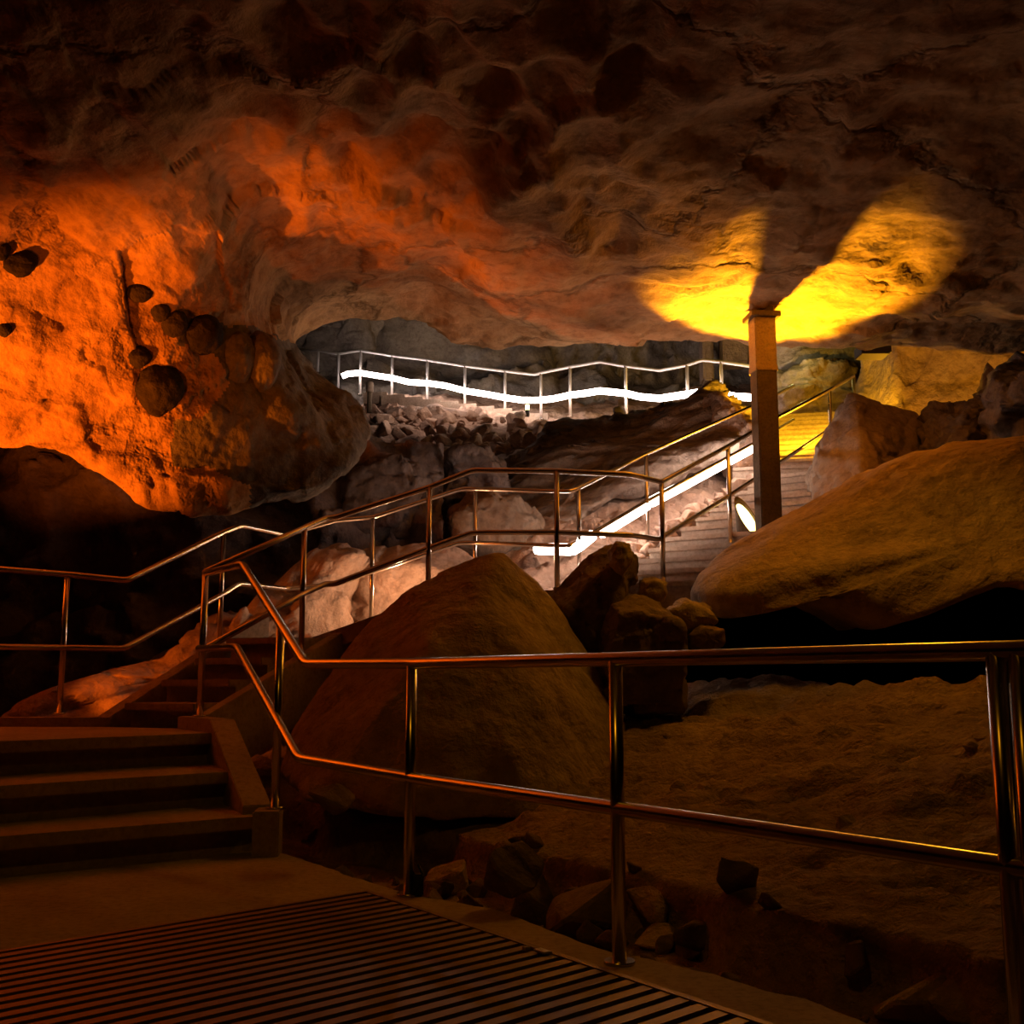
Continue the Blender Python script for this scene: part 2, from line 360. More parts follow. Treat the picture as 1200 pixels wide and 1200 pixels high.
# scree slope that climbs to the upper chamber
SPX = [120, 250, 350, 450, 550, 640, 700, 760, 830, 890, 960, 1050]
SD = [11.3, 12.6, 14, 16, 19, 22, 25, 28]
SY = [[810, 800, 780, 760, 730, 705, 700, 700, 705, 705, 705, 705], [790, 760, 750, 725, 695, 668, 655, 655, 685, 690, 690, 690], [770, 740, 700, 660, 640, 620, 607, 602, 620, 640, 650, 650],
      [740, 700, 660, 620, 600, 580, 565, 555, 555, 575, 600, 600], [700, 660, 620, 570, 555, 535, 525, 518, 513, 530, 555, 555], [680, 640, 590, 530, 517, 508, 502, 497, 492, 500, 510, 510],
      [650, 600, 560, 492, 484, 490, 487, 482, 474, 474, 474, 474], [600, 560, 520, 463, 463, 470, 470, 465, 452, 452, 452, 452]]
def scree(px, d):
    j = max(k for k in range(len(SPX)-1) if SPX[k] <= px or k == 0); i = max(k for k in range(len(SD)-1) if SD[k] <= d or k == 0)
    a = (px-SPX[j])/(SPX[j+1]-SPX[j]); b = (d-SD[i])/(SD[i+1]-SD[i])
    y = (SY[i][j]*(1-a)+SY[i][j+1]*a)*(1-b)+(SY[i+1][j]*(1-a)+SY[i+1][j+1]*a)*b
    return P(px, y, d)
o = sheet('scree_slope', [[P(px, y, d) for px, y in zip(SPX, r)] for r, d in zip(SY, SD)], 200, 260, rough(.14, 1.0, .7), M_pink); tag(o, kind='structure')

# foreground sandy slope (heightfield in plan)
KA = Vector((-.50, 5.36)); KD = Vector((.58, -.815)).normalized(); KN2 = Vector((.815, .58)).normalized()
def slope_z(x, y):
    v = Vector((x, y))-KA; s = v.dot(KN2); t = v.dot(KD)
    e = .85+.22*noise.noise(Vector((t*1.1, 3.3, 0)))+.08*noise.noise(Vector((t*4, 1.3, 0)))
    if s < e: z = -.17*min(1, s/.35)-.02+.06*noise.noise(Vector((x*2.5, y*2.5, 5)))
    else: z = -.20+min(1, (s-e)/.06)*.26+.235*(s-e)
    z -= max(0, s-4.6)*.75
    p = Vector((x, y, 0)); f = min(1, max(0, (s-e)/.6))
    z += f*(.11*fr(p, .9, 5)+.07*abs(fr(p, 2.6, 4))+.03*chips(p, 2.2))+.022*fr(p, 8, 4)
    return z
NS, NT = 260, 330; vs = []; fs = []
for i in range(NS):
    s = .06+(i/(NS-1))**1.5*9
    for j in range(NT):
        t = -7+13*j/(NT-1); q = KA+KN2*s+KD*t; vs.append((q.x, q.y, slope_z(q.x, q.y)))
for i in range(NS-1):
    for j in range(NT-1): a = i*NT+j; fs.append((a, a+1, a+NT+1, a+NT))
me = bpy.data.meshes.new('sandy_slope'); me.from_pydata(vs, [], fs)
bm = bmesh.new(); bm.from_mesh(me); bmesh.ops.recalc_face_normals(bm, faces=bm.faces)
if sum(f.normal.z for f in bm.faces) < 0: bmesh.ops.reverse_faces(bm, faces=bm.faces)
bm.to_mesh(me); bm.free()
tag(link('sandy_slope', me, M_sand, None, True), kind='structure')
# ground of the dark hollow behind the first landing
o = sheet('hollow_floor', [[Vector((x, y, -.15)) for x in (-9, -6, -4, -2, 0, 1.2)] for y in (8.6, 10, 12, 14)], 60, 80, rough(.2, .8, .5), M_dark, flip=True); tag(o, kind='structure')

# ---------------- WALKWAY FLOOR ----------------
edge = [(313,996),(345,1004),(400,1023),(440,1036),(483,1048),(530,1057),(567,1063),(608,1076),(667,1099),(725,1119),(760,1123),(817,1138),(885,1156),(940,1172),(1025,1202),(1150,1250)]
ep = []
for i in range(len(edge)-1):
    for k in range(8):
        a = k/8; ep.append(G(edge[i][0]*(1-a)+edge[i+1][0]*a, edge[i][1]*(1-a)+edge[i+1][1]*a))
ep = [(p.x+.02*noise.noise(Vector((p.x*8, p.y*8, 0))), p.y+.03*noise.noise(Vector((p.x*8, p.y*8, 4)))) for p in ep]
poly = ep+[(2.2, .5), (-5, .5), (-5, 4.0), (-3.2, 5.3), (-1.9, 7.0)]
me = prism_mesh('floor', poly, -.4, 0.0)
tag(link('floor', me, M_conc), kind='structure')

# grating set in the floor
a0 = G(430, 1049); a1 = G(880, 1201); b0 = G(0, 1121)
ku = (a1-a0).to_2d().normalized(); kv = (b0-a0).to_2d(); W = kv.length; kv.normalize()
gl = (G(0, 1156).to_2d()-a0.to_2d())
root = tag(empty('walkway_grating', a0), 'wide brown metal floor grating of parallel bars set in the walkway', 'grating')
bars = []; A = a0.to_2d(); WL = 3.0
lw = Vector((gl.dot(kv), 0)); 
pit = .083; n = 46
gw = W*.985
nrm = Vector((-ku.y, ku.x))
if nrm.dot(kv) < 0: nrm = -nrm
wmax = 2.75
for i in range(n):
    s0 = .03+i*pit; s1 = s0+.047
    q = [A+ku*s0, A+ku*s1, A+ku*s1+kv*wmax, A+ku*s0+kv*wmax]
    bars.append(prism_mesh('b', [tuple(x) for x in q], .002, .016))
me = merge('bars', bars); bo = part('slat_panel', me, M_grate, root); bo['kind'] = 'stuff' if False else 'part'
del bo['kind']
fr_ = []
for (p, q) in ((A, A+ku*(n*pit+.03)), (A+kv*wmax, A+kv*wmax+ku*(n*pit+.03)), (A, A+kv*wmax)):
    dd = (q-p).normalized(); nn = Vector((-dd.y, dd.x))*.014
    fr_.append(prism_mesh('f', [tuple(p-nn), tuple(q-nn), tuple(q+nn), tuple(p+nn)], .002, .02))
part('frame', merge('frame', fr_), M_grate, root)
# black sheet on the solid floor darkens the gaps between the bars
q = [A, A+ku*(n*pit), A+ku*(n*pit)+kv*wmax, A+kv*wmax]
part('black_underlay', prism_mesh('pit', [tuple(x) for x in q], .0005, .003), M_black, root)
c = G(636, 1123); root = tag(empty('metal_clip', (c.x, c.y, .02)), 'small shiny metal clip lying on the edge of the floor grating', 'clip')
part('plate', prism_mesh('p', obox((c.x, c.y), ku, nrm, .035, .018), .021, .029, .002), M_clip, root)
part('tab', prism_mesh('p', obox((c.x-.06, c.y+.03), ku, nrm, .012, .012), .021, .034, .002), M_clip, root)

# ---------------- STAIRS ----------------
def solid_step(poly, z_top, rise, slab=.07, over=.05, back=None):
    """poly: front-left, front-right, back-right, back-left (xy)"""
    fl, fr2, br, bl = [Vector(p) for p in poly]; dep = ((bl-fl)+(br-fr2))/2; dn = dep.normalized()
    m1 = prism_mesh('t', [tuple(fl), tuple(fr2), tuple(br+dn*.02), tuple(bl+dn*.02)], z_top-slab, z_top, .008)
    m2 = prism_mesh('r', [tuple(fl+dn*over), tuple(fr2+dn*over), tuple(br+dn*.02), tuple(bl+dn*.02)], z_top-rise-.03, z_top-slab)
    return merge('step', [m1, m2])
sh = prism_mesh('s', obox((-5.25, 7.75), (.707, -.707), (.707, .707), 1.3, .08), .63, 1.32, .02)  # added out of view, keeps the orange flood out of the hollow
tag(link('light_shield', sh, M_conc), 'low concrete slab added out of view to block the orange flood', 'wall')
# first flight, at the left: three risers up to the landing
def E2(px, py, z): g = G(px, py, z); return Vector((g.x, g.y))
t1l, t1r = E2(-60, 985, .21), Vector((-1.47, 6.62)); t2l, t2r = E2(-60, 925, .42), Vector((-1.73, 7.2)); t3l, t3r = E2(-60, 871, .63), Vector((-2.02, 7.78))
root = tag(empty('stone_stairs', (t1r.x, t1r.y, 0)), 'three broad dark concrete steps at the left leading up to the first landing', 'stairs')
ext = lambda l, r: l+(l-r).normalized()*2.5
part('step', solid_step([ext(t1l, t1r), t1r, t2r+(t2r-t1r)*.15, ext(t2l, t2r)+(t2r-t1r)*.15], .21, .21, .075, .12), M_conc, root)
part('step', solid_step([ext(t2l, t2r), t2r, t3r+(t3r-t2r)*.15, ext(t3l, t3r)+(t3r-t2r)*.15], .42, .21, .075, .12), M_conc, root)
landA = [ext(t3l, t3r), t3r, Vector((-2.30, 8.36)), Vector((-3.15, 8.72)), Vector((-3.6, 8.8)), Vector((-9, 8.8))]
bev = prism_mesh('l', [tuple(p) for p in landA], .63-.075, .63, .006)
dn = (t3r-t2r).normalized()*.12
sub = prism_mesh('l', [tuple(landA[0]+dn), tuple(landA[1]+dn)]+[tuple(p) for p in landA[2:]], -.1, .555)
part('landing', merge('landing', [bev, sub]), M_conc, root)
# kerb along the far side of the landing and sloping kerb at the right of the steps
def kerb(name, pts, wdt, h, mat, root, zb=.3):
    ms = []
    for (p, q) in zip(pts[:-1], pts[1:]):
        p, q = Vector(p), Vector(q); d2 = (q-p).to_2d().normalized(); nn = Vector((-d2.y, d2.x))*wdt/2
        poly = [tuple(p.to_2d()-nn), tuple(q.to_2d()-nn), tuple(q.to_2d()+nn), tuple(p.to_2d()+nn)]
        ms.append(prism_mesh('k', poly, [p.z-zb, q.z-zb, q.z-zb, p.z-zb], [p.z, q.z, q.z, p.z], .006))
    return part(name, merge(name, ms), mat, root)
kerb('kerb', [(-9, 8.85, .70), (-3.1, 8.80, .70)], .16, .1, M_conc, root, .5)
kerb('side_kerb', [(-2.42, 8.45, .72), (-2.02, 7.86, .72), (-1.50, 6.72, .26)], .17, .1, M_conc, root, .42)
pb = prism_mesh('p', obox((-1.41, 6.60), (1, .1), (-.1, 1), .075, .11), -.05, .25, .008)
part('post_plinth', pb, M_conc, root)

# second flight, from landing up to the right
def flight(name, label, o0, u, wv, sl, sr, z0, n, rise, going, mat, slab=.05, over=.03, group=None):
    u = Vector(u).normalized(); wv = Vector(wv).normalized(); o0 = Vector(o0)
    root = tag(empty(name, (o0.x, o0.y, z0)), label, 'stairs')
    for k in range(n):
        a = o0+u*(k*going); b = a+u*(going+.12)
        part('step', solid_step([a+wv*sl, a+wv*sr, b+wv*sr, b+wv*sl], z0+rise*(k+1), rise, slab, over), mat, root)
    return root
u2 = Vector((.45, .89)).normalized(); w2 = Vector((u2.y, -u2.x))
r2 = flight('stone_stairs', 'short dark flight of steps between stone kerbs climbing right from the first landing', (-2.72, 8.66), u2, w2, -.36, .36, .63, 4, .18, .38, M_conc, .06, .08)
kerb('side_kerb', [(-3.2, 8.82, .70), (-3.2+.45*1.9, 8.82+.89*1.9, 1.62)], .14, .1, M_conc, r2, .5)
kerb('side_kerb', [(-2.33, 8.45, .72), (-2.33+.45*1.75, 8.45+.89*1.75, 1.42)], .10, .1, M_conc, r2, .55)
# middle walkway
NR = lambda t, s=0: Vector((1.46, 10.7))+Vector((.55, .835))*t+Vector((.835, -.55))*s
mw = [(-1.62, 10.0), (-.7, 9.55), (.4, 9.6), (1.3, 10.1), tuple(NR(-.6, .4)), tuple(NR(-.6, -1.15)), (.2, 11.5), (-1.3, 11.8), (-2.2, 11.4)]
mwz = [1.42, 1.7, 1.76, 1.75, 1.75, 1.75, 1.75, 1.45, 1.36]
me = prism_mesh('w', mw, [z-.16 for z in mwz], mwz)
tag(link('middle_walkway', me, M_conc), kind='structure')
# third flight
u3 = Vector((.55, .835)).normalized(); w3 = Vector((u3.y, -u3.x))
flight('stone_stairs', 'broad pinkish stone stairs climbing beside the glowing rope light and the square column', NR(-.1), u3, w3, -.74, .66, 1.75, 12, .165, .425, M_step, .05, .035)
# fourth flight, yellow lit
c4 = P(925, 540, 14.9)
flight('stone_stairs', 'uppermost bright yellow lit flight of steps seen just right of the square column', (4.0, 15.0), (.23, 1), (1, -.23), -.95, .75, 3.73, 11, .18, .46, M_step, .05, .03)
# far steps beside the upper railing
root = tag(empty('stone_stairs', P(430, 463, 27)), 'far row of pale steps running down under the upper railing above the rubble', 'stairs')
for k in range(10):
    px = 432+k*20.5; d = 27.0-k*.19; y = 463+k*2.75
    c = P(px, y, d); me = prism_mesh('s', [(c.x-.1, c.y-.25), (c.x+.5, c.y-.35), (c.x+.5, c.y+1.1), (c.x-.1, c.y+1.1)], c.z-.28, c.z, .01)
    part('step', me, M_step, root)

# ---------------- RAILINGS ----------------
def railing(name, label, rails, posts, r=.025, group=None, flanges=True, mat=None):
    mat = mat or M_steel
    root = tag(empty(name, posts[0][1]), label, 'railing', group)
    for nm, pts in rails: part(nm, tube_mesh(nm, pts, r), mat, root)
    for tp, bs in posts:
        pr = part('post', tube_mesh('post', [bs, tp], r*.98), mat, root)
        if flanges:
            f = tube_mesh('base_plate', [bs, Vector(bs)+Vector((0, 0, .012))], r*2.1, 18); f.transform(Matrix.Translation(-root.location)); fo = link('base_plate', f, M_steel, pr)
    return root
def V(*a): return Vector(a)
# A: foreground
pA = [V(-2.33, 8.40, 1.79), V(-1.86, 7.60, 1.80), V(-1.115, 5.96, 1.07), V(-.48, 5.36, 1.07), V(.38, 4.12, 1.07), V(1.215, 2.90, 1.07), V(2.2, 1.45, 1.07)]
pA[1] = P(284, 661, 7.60); pA[2] = P(358, 778, 6.15); pA[0] = P(241, 672, 8.35)
pA[3].x, pA[3].y = G(479, 1049).x, G(479, 1049).y; pA[4].x, pA[4].y = G(726, 1129).x, G(726, 1129).y
e = (pA[4]-pA[3]); pA[5] = pA[4]+e*1.0; pA[6] = pA[4]+e*2
mA = [p-V(0, 0, .535) for p in pA]; mA[0] = P(233, 760, 8.35); mA[1] = P(277, 758, 7.6); mA[2] = P(350, 889, 6.15)
def onrail(a, b, px):
    lo, hi = 0, 1
    f = lambda t: (lambda q: 600+F*q.x/(q.y*CP+(q.z-1)*SP))(a.lerp(b, t))
    inc = f(1) > f(0)
    for _ in range(40):
        mid = (lo+hi)/2
        if (f(mid) < px) == inc: lo = mid
        else: hi = mid
    return a.lerp(b, lo)
k1 = onrail(pA[1], pA[2], 329)
postsA = [(pA[0], V(pA[0].x, pA[0].y, .72)), (k1, V(k1.x, k1.y, .25)), (pA[3], V(pA[3].x, pA[3].y, 0)), (pA[4], V(pA[4].x, pA[4].y, 0)), (pA[5], V(pA[5].x, pA[5].y, -.02)),
          (pA[5]+e*.04, (pA[5]+e*.04)*1.0-V(0, 0, 1.09))]
railing('handrail', 'nearest steel railing with two rails along the walkway and down the left steps', [('top_rail', pA), ('mid_rail', mA)], postsA, .0265)
# plastic clamp at the foot of a post
root = tag(empty('cable_clamp', pA[3]-V(-.035, 0, 1.03)), 'small black cable clamp at the foot of the second railing post from the steps', 'clamp')
b0_ = V(pA[3].x+.045, pA[3].y-.02, 0)
part('body', prism_mesh('p', obox((b0_.x, b0_.y), (1, .2), (-.2, 1), .022, .03), .001, .10, .008), M_black, root)
part('strap', tube_mesh('s', [b0_+V(-.02, -.035, .02), b0_+V(.03, -.04, .09), b0_+V(.0, 0, .14)], .006, 8), M_black, root)
# C: inner rail of the flights
pC = [P(240, 671, 8.35), P(357, 618, 9.5), P(382, 607, 9.7), P(393, 606, 9.75), P(503, 571, 9.8), P(553, 551, 9.9), P(652, 552, 9.8), P(738, 556, 9.9), P(775, 565, 10.4), P(853, 523, 12.0), P(908, 491, 13.1), P(972, 457, 15.0), P(1000, 441, 16.0)]
mC = [P(236, 763, 8.4), P(357, 695, 9.5), P(382, 684, 9.7), P(393, 684, 9.75), P(503, 642, 9.8), P(553, 624, 9.9), P(652, 624, 9.8), P(738, 627, 9.9), P(772, 632, 10.4), P(853, 582, 12.0), P(908, 546, 13.1), P(972, 503, 15.0), P(990, 492, 15.6)]
def dn_(p, h=1.05): return p-V(0, 0, h)
def at_(p, py): return P(p[0], py, p[2])
postsC = []
for i, by in ((1, 768), (4, 710), (6, 700), (8, 685), (9, 641), (11, 548)):
    t = pC[i]; zb = P(0, by, t.y).z; postsC.append((t, V(t.x, t.y, zb)))
t = pC[12]; postsC.append((t, V(t.x, t.y, t.z-1.05)))
railing('handrail', 'steel railing up the middle of the stairs, crossing behind the pointed boulder', [('top_rail', pC), ('mid_rail', mC)], postsC)
# D: outer rail with the rope light under it
pD = [P(-250, 660, 7.6), P(0, 667, 8.3), P(79, 673, 8.75), P(149, 680, 9.0), P(262, 624, 10.1), P(282, 616, 10.35), P(335, 627, 11.0), P(393, 610, 11.3), P(437, 606, 11.5), P(540, 573, 11.8), P(557, 573, 11.8), P(667, 576, 11.2), P(678, 572, 11.35), P(757, 532, 12.6), P(884, 475, 15.0), P(930, 452, 16.2)]
mD = [P(-250, 758, 7.6), P(0, 758, 8.3), P(77, 759, 8.75), P(145, 760, 9.0), P(262, 696, 10.1), P(280, 684, 10.35), P(335, 690, 11.0), P(393, 685, 11.3), P(437, 670, 11.5), P(538, 636, 11.8), P(555, 636, 11.8), P(667, 640, 11.2), P(678, 635, 11.35), P(757, 588, 12.6), P(884, 519, 15.0), P(930, 492, 16.2)]
postsD = []
for i, by in ((2, 837), (4, 760), (8, 735), (10, 700), (12, 668), (13, 652), (14, 570)):
    t = pD[i]; zb = P(0, by, t.y).z; postsD.append((t, V(t.x, t.y, zb)))
railing('handrail', 'outer steel railing from the left edge of the first landing up past the rope light', [('top_rail', pD), ('mid_rail', mD)], postsD, .023)
# E: upper chamber
E_ = [(350,409,29),(373,411,28.6),(397,415,28.2),(420,411,27.8),(423,411,27.7),(460,417,27.2),(501,422,26.6),(545,429,26),(592,435,25.4),(627,439,25),(634,437,24.9),(668,430,24.3),(703,424,23.5),(733,429,22.8),(773,434,22.2),(805,428,21.7),(823,422,21.5),(845,424,21.2),(890,431,20.7)]
eb = {373:437, 397:459, 423:463, 460:468, 501:474, 545:480, 592:490, 634:492, 668:489, 733:496, 805:484, 845:478, 890:480}
pE = [P(*q) for q in E_]
postsE = [(P(*q), (lambda t, y: V(t.x, t.y, P(0, y, t.y).z))(P(*q), eb[q[0]])) for q in E_ if q[0] in eb]
railing('handrail', 'distant thin steel railing high in the upper chamber, single rail with many posts', [('top_rail', pE)], postsE, .034, mat=M_galv)

# ---------------- ROPE LIGHTS ----------------
def rope(name, label, segs, mat, r):  # tube radius widened to take in the glow around each strip
    root = tag(empty(name, segs[0][0]), label, 'rope light')
    for s in segs: part('tube', tube_mesh('tube', s, r, 10), mat, root)
    return root
rope('rope_light', 'far wavy white rope light strung along the upper chamber railing',
     [[P(401,441,27.65),P(408,438,27.65),P(422,437,27.35),P(440,440,27.05),P(460,443,26.75),P(480,448,26.55),P(501,449,26.25),P(522,452,25.95),P(545,458,25.65),P(570,462,25.25),P(592,466,25.05),P(612,469,24.75),P(634,469,24.55),P(650,467,24.25),P(668,463,23.95),P(685,461,23.55),P(703,458,23.15),P(733,461,22.45),P(750,465,22.25),P(773,467,21.85),P(806,462,21.35),P(830,458,21.15),P(845,461,20.85),P(862,465,20.65),P(886,466,20.45)]], M_ledf, .07)
rope('rope_light', 'near white rope light glowing under the outer stair railing',
     [[P(629,643,11.5),P(668,644,11.25)], [P(670,644,11.25),P(678,640,11.35),P(693,628,11.6)], [P(705,624,11.8),P(757,593,12.65)], [P(764,588,12.8),P(800,569,13.4),P(884,524,15.05)]], M_led, .062)

# ---------------- COLUMN AND LAMP ----------------
cb = P(901, 640, 11.2); ct = P(893, 372, 11.2); X0 = (cb.x+ct.x)/2
root = tag(empty('support_column', (X0, 11.2, cb.z)), 'tall square brown column with a flat cap plate reaching the cave roof', 'column')
sq = lambda h: obox((X0, 11.2), (1, .12), (-.12, 1), h, h)
zc = P(0, 433, 11.2).z
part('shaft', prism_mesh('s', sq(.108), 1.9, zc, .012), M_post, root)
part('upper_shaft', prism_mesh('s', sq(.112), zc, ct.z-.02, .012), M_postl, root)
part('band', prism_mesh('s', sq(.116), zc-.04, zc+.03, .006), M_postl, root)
part('cap_plate', prism_mesh('s', sq(.155), ct.z-.03, ct.z+.03, .006), M_post, root)
part('packing_block', prism_mesh('s', sq(.10), ct.z+.03, ct.z+.35, .02), M_post, root)
# uplight can
root = tag(empty('uplight', LAMP-V(0, 0, .4)), 'brown cylindrical uplight with a glowing oval mouth left of the square column foot', 'lamp')
ax = V(.45, -.25, 1).normalized()
bse = LAMP-V(-.02, 0, .38)
nseg = 32
vs = []; fs = []
a_ = ax.cross(V(0, 1, 0)).normalized(); b_ = ax.cross(a_)
def tilt_ring(c, r, slant):
    out = []
    for k in range(nseg):
        an = 2*math.pi*k/nseg; q = V(math.cos(an)*r, math.sin(an)*r, 0)
        out.append(c+q+V(0, 0, slant*(-q.x+1.35*q.y)))
    return out
R_ = .14
ringA = tilt_ring(bse, R_*.9, 0); ringB = tilt_ring(LAMP, R_, 1.05); ringC = tilt_ring(LAMP, R_*.88, 1.05); ringD = tilt_ring(LAMP-V(0, 0, .05), R_*.86, 1.05)
vs = ringA+ringB+ringC+ringD
for lv in range(3):
    for k in range(nseg):
        a, b = lv*nseg+k, lv*nseg+(k+1) % nseg; fs.append((a, b, b+nseg, a+nseg))
fs.append(tuple(range(nseg))[::-1])
me = bpy.data.meshes.new('housing'); me.from_pydata(vs, [], fs); part('housing', me, M_post, root)
me = bpy.data.meshes.new('lens'); me.from_pydata(ringD, [], [tuple(range(nseg))]); part('lens', me, M_lens, root)

# ---------------- BOULDERS ----------------
crag('boulder', [(318,905,8.1),(335,862,8.2),(400,768,8.5),(442,720,8.5),(480,688,8.5),(520,666,8.5),(557,650,8.5),(587,643,8.6),(600,656,8.7),(622,681,8.7),(650,705,8.7),(690,760,8.7),(735,850,8.5),(742,920,8.1)], M_tan, 'large pointed tan boulder in the middle behind the nearest railing',
     thick=.9, front=[(575,690,8.0),(500,760,7.5),(620,790,7.5),(430,850,7.3),(600,880,7.05),(350,940,7.3),(480,965,6.9),(620,965,6.9),(700,945,7.3)], amp=.035, s=1.3, ridge=.5, relax=6)
crag('boulder', [(632,712),(655,690),(690,651),(712,637),(730,637),(745,652),(737,692),(728,750),(715,790),(650,780)], M_mid, 'dark leaning boulder just right of the large pointed boulder', d=9.2, thick=.4, drop=.08, amp=.035, s=2.4, ridge=1.1)
crag('rock', [(713,645),(722,635),(738,637),(741,655),(729,674),(716,664)], M_tan, 'small pale rock wedged on top of the dark leaning boulder', d=8.75, thick=.1, amp=.012, s=5, cat='rock')
crag('boulder', [(695,790),(706,740),(712,704),(735,701),(768,708),(797,722),(806,770),(800,835),(690,835)], M_mid, 'dark blocky boulder with flat top under the foot of the broad stairs', d=8.9, thick=.45, drop=.05, fs_=.8, amp=.035, s=2.2, ridge=1.1)
crag('rock', [(747,697),(750,682),(763,676),(781,682),(783,696),(770,710),(755,706)], M_tan, 'rounded brown stone perched on the blocky boulder before the stairs', d=9.1, thick=.18, amp=.012, s=5, cat='rock')
blob('rock', [(778,716),(800,703),(822,712),(838,728),(820,742),(795,742)], 9.2, .25, M_tan, .03, 3, .8, .5, label='flat brown stone against the left tip of the huge right slab', cat='rock', seg=70, rings=28)
blob('rock', [(806,744),(820,735),(846,738),(850,755),(825,765),(808,758)], 9.0, .2, M_mid, .03, 3, .8, .5, label='small brown stone just under the left tip of the huge right slab', cat='rock', seg=60, rings=26)
blob('boulder', [(806,694,9.8),(818,672,9.9),(850,645,10.2),(890,620,10.3),(930,597,10.3),(975,572,10.3),(1020,548,10.2),(1075,524,10.1),(1130,515,10),(1200,511,9.8),(1330,500,9.5),(1420,560,9),(1420,700,8.4),(1300,690,8.6),(1200,688,8.8),(1140,684,9),(1095,702,9.1),(1040,726,9.2),(1000,738,9.3),(960,715,9.4),(925,700,9.5),(880,712,9.6),(840,722,9.7),(815,712,9.8)], 9.6, .75, M_tan, .06, .9, .5, .35, (0, -.15), 190, 70,
     'huge smooth tan slab boulder filling the right side below the column')
crag('boulder', [(953,590,13.0),(957,555,13.2),(970,510,13.3),(988,478,13.3),(1000,462,13.3),(1045,474,13.3),(1078,490,13.3),(1092,520,13.2),(1095,600,12.8)], M_mid, 'sharp peaked boulder between the yellow lit steps and the right wall',
     thick=.8, front=[(1004,475,13.0),(1012,560,12.2),(1020,600,11.9),(955,600,12.7),(1085,610,12.2)], amp=.05, s=1.5, ridge=1.1, relax=2)
crag('boulder', [(1082,500,12.8),(1092,487,12.8),(1130,479,12.8),(1160,484,12.8),(1190,520,12.6),(1180,580,12.5),(1080,560,12.6)], M_dark, 'low dark red block between the peaked boulder and the far right edge', d=12.7, thick=.6, amp=.09, s=1.8, ridge=1.2)
crag('boulder', [(1135,480,12.3),(1150,461,12.3),(1168,447,12.3),(1195,428,12.3),(1245,405,12.3),(1330,400,12.3),(1330,580,12.3),(1150,560,12.2)], M_dark, 'dark red jagged boulder at the far right edge under the roof', d=12.3, thick=.8, amp=.12, s=1.4, ridge=1.3)
crag('boulder', [(398,770),(396,700),(404,652),(425,642),(455,636),(500,632),(530,640),(565,660),(600,700),(600,770)], M_pink, 'pale pink lit boulder behind the railing left of the pointed boulder', d=13.0, thick=.5, drop=.15, amp=.05, s=1.3, ridge=.8, relax=5)
blob('boulder', [(8,838,10.20),(30,822,10.20),(60,806,10.30),(105,792,10.50),(150,780,10.80),(195,770,11.10),(222,745,11.30),(245,728,11.50),(290,712,11.80),(330,680,12.30),(370,650,12.70),(405,638,12.90),(420,660,12.80),(410,710,12.50),(400,780,12.10),(330,820,11.50),(230,870,10.70),(100,880,10.10),(20,870,10.00)], 11.3, .35, M_pink, .14, 1.3, .9, .5, (0, -.15), 160, 50, 'long red orange rock ridge rising behind the first landing')
crag('boulder', [(378,650),(388,590),(405,562),(440,538),(470,531),(503,540),(520,560),(510,610),(480,650)], M_dark, 'dark purple boulder below the rubble, left one beside the hanging rock', d=14.2, thick=.7, amp=.08, s=1.5, ridge=1.1)
crag('boulder', [(505,610),(508,560),(525,530),(552,520),(575,524),(594,548),(602,580),(590,620)], M_dark, 'dark purple boulder in the middle below the rubble with a pale right rim', d=15, thick=.6, amp=.07, s=1.5, ridge=1.1)
crag('boulder', [(515,655),(530,600),(570,579),(610,585),(640,608),(632,655),(570,672)], M_mid, 'brown boulder seen between the rails above the pointed boulder', d=13.9, thick=.6, amp=.07, s=1.5, ridge=1.1)
blob('boulder', [(585,600,16),(600,560,16.5),(615,530,17.5),(640,505,18.5),(680,492,19),(730,492,19),(775,485,18.5),(800,475,18),(812,462,18),(824,456,18),(838,461,17.5),(858,476,17),(880,492,16.5),(884,520,15.8),(830,540,15.5),(770,560,15),(720,585,14.6),(680,610,14.4),(620,630,14.6)], 16.8, .9, M_strata, .16, .9, .9, .5, (0, -.1), 170, 60, 'long layered brown rock outcrop between the two rope lights', strata=2.2, sdir=(-.5, 0, .8))
crag('boulder', [(815,520,16.4),(820,490,16.4),(828,458,16.4),(838,459,16.3),(865,480,16),(888,505,15.8),(902,545,15.5),(860,560,15.5)], M_pink, 'pink pointed rock just left of the square column above the stair railing', d=16.2, thick=.45, amp=.06, s=1.8, ridge=1.2)
blob('boulder', [(905,470),(908,445),(925,436),(950,430),(985,432),(1005,450),(1000,485),(950,492),(910,490)], 21.5, .7, M_strata, .14, 1.1, 1.0, .5, (0, 0), 100, 40, 'jagged orange rocks above the yellow lit steps right of the column', strata=2)
blob('boulder', [(900,440),(898,402),(930,396),(1000,395),(1050,405),(1040,425),(1000,440),(950,447)], 22.5, .8, M_grey, .12, .8, .9, .5, (0, 0), 110, 40, 'greenish rock shelf under the roof edge right of the column')
blob('rock', [(640,740),(655,705),(600,690),(590,660),(560,655),(560,760)], 12.4, .3, M_pink, .05, 2, .6, .5, label='low pale rock behind the pointed boulder under the rope light end', cat='rock', seg=70, rings=28)
# grey blocks of the upper chamber wall
blob('boulder', [(345,420),(360,395),(380,378),(410,366),(440,362),(440,420),(400,440),(350,445)], 31.2, .7, M_grey, .18, .5, 1, .4, (0, 0), 90, 36, 'grey block at the top left of the upper chamber above the distant railing')
blob('boulder', [(441,425),(443,362),(470,362),(510,375),(560,402),(640,408),(650,440),(560,440),(480,435)], 31.2, .8, M_grey, .18, .5, 1, .4, (0, 0), 110, 36, 'long grey slab under the roof edge behind the distant railing')
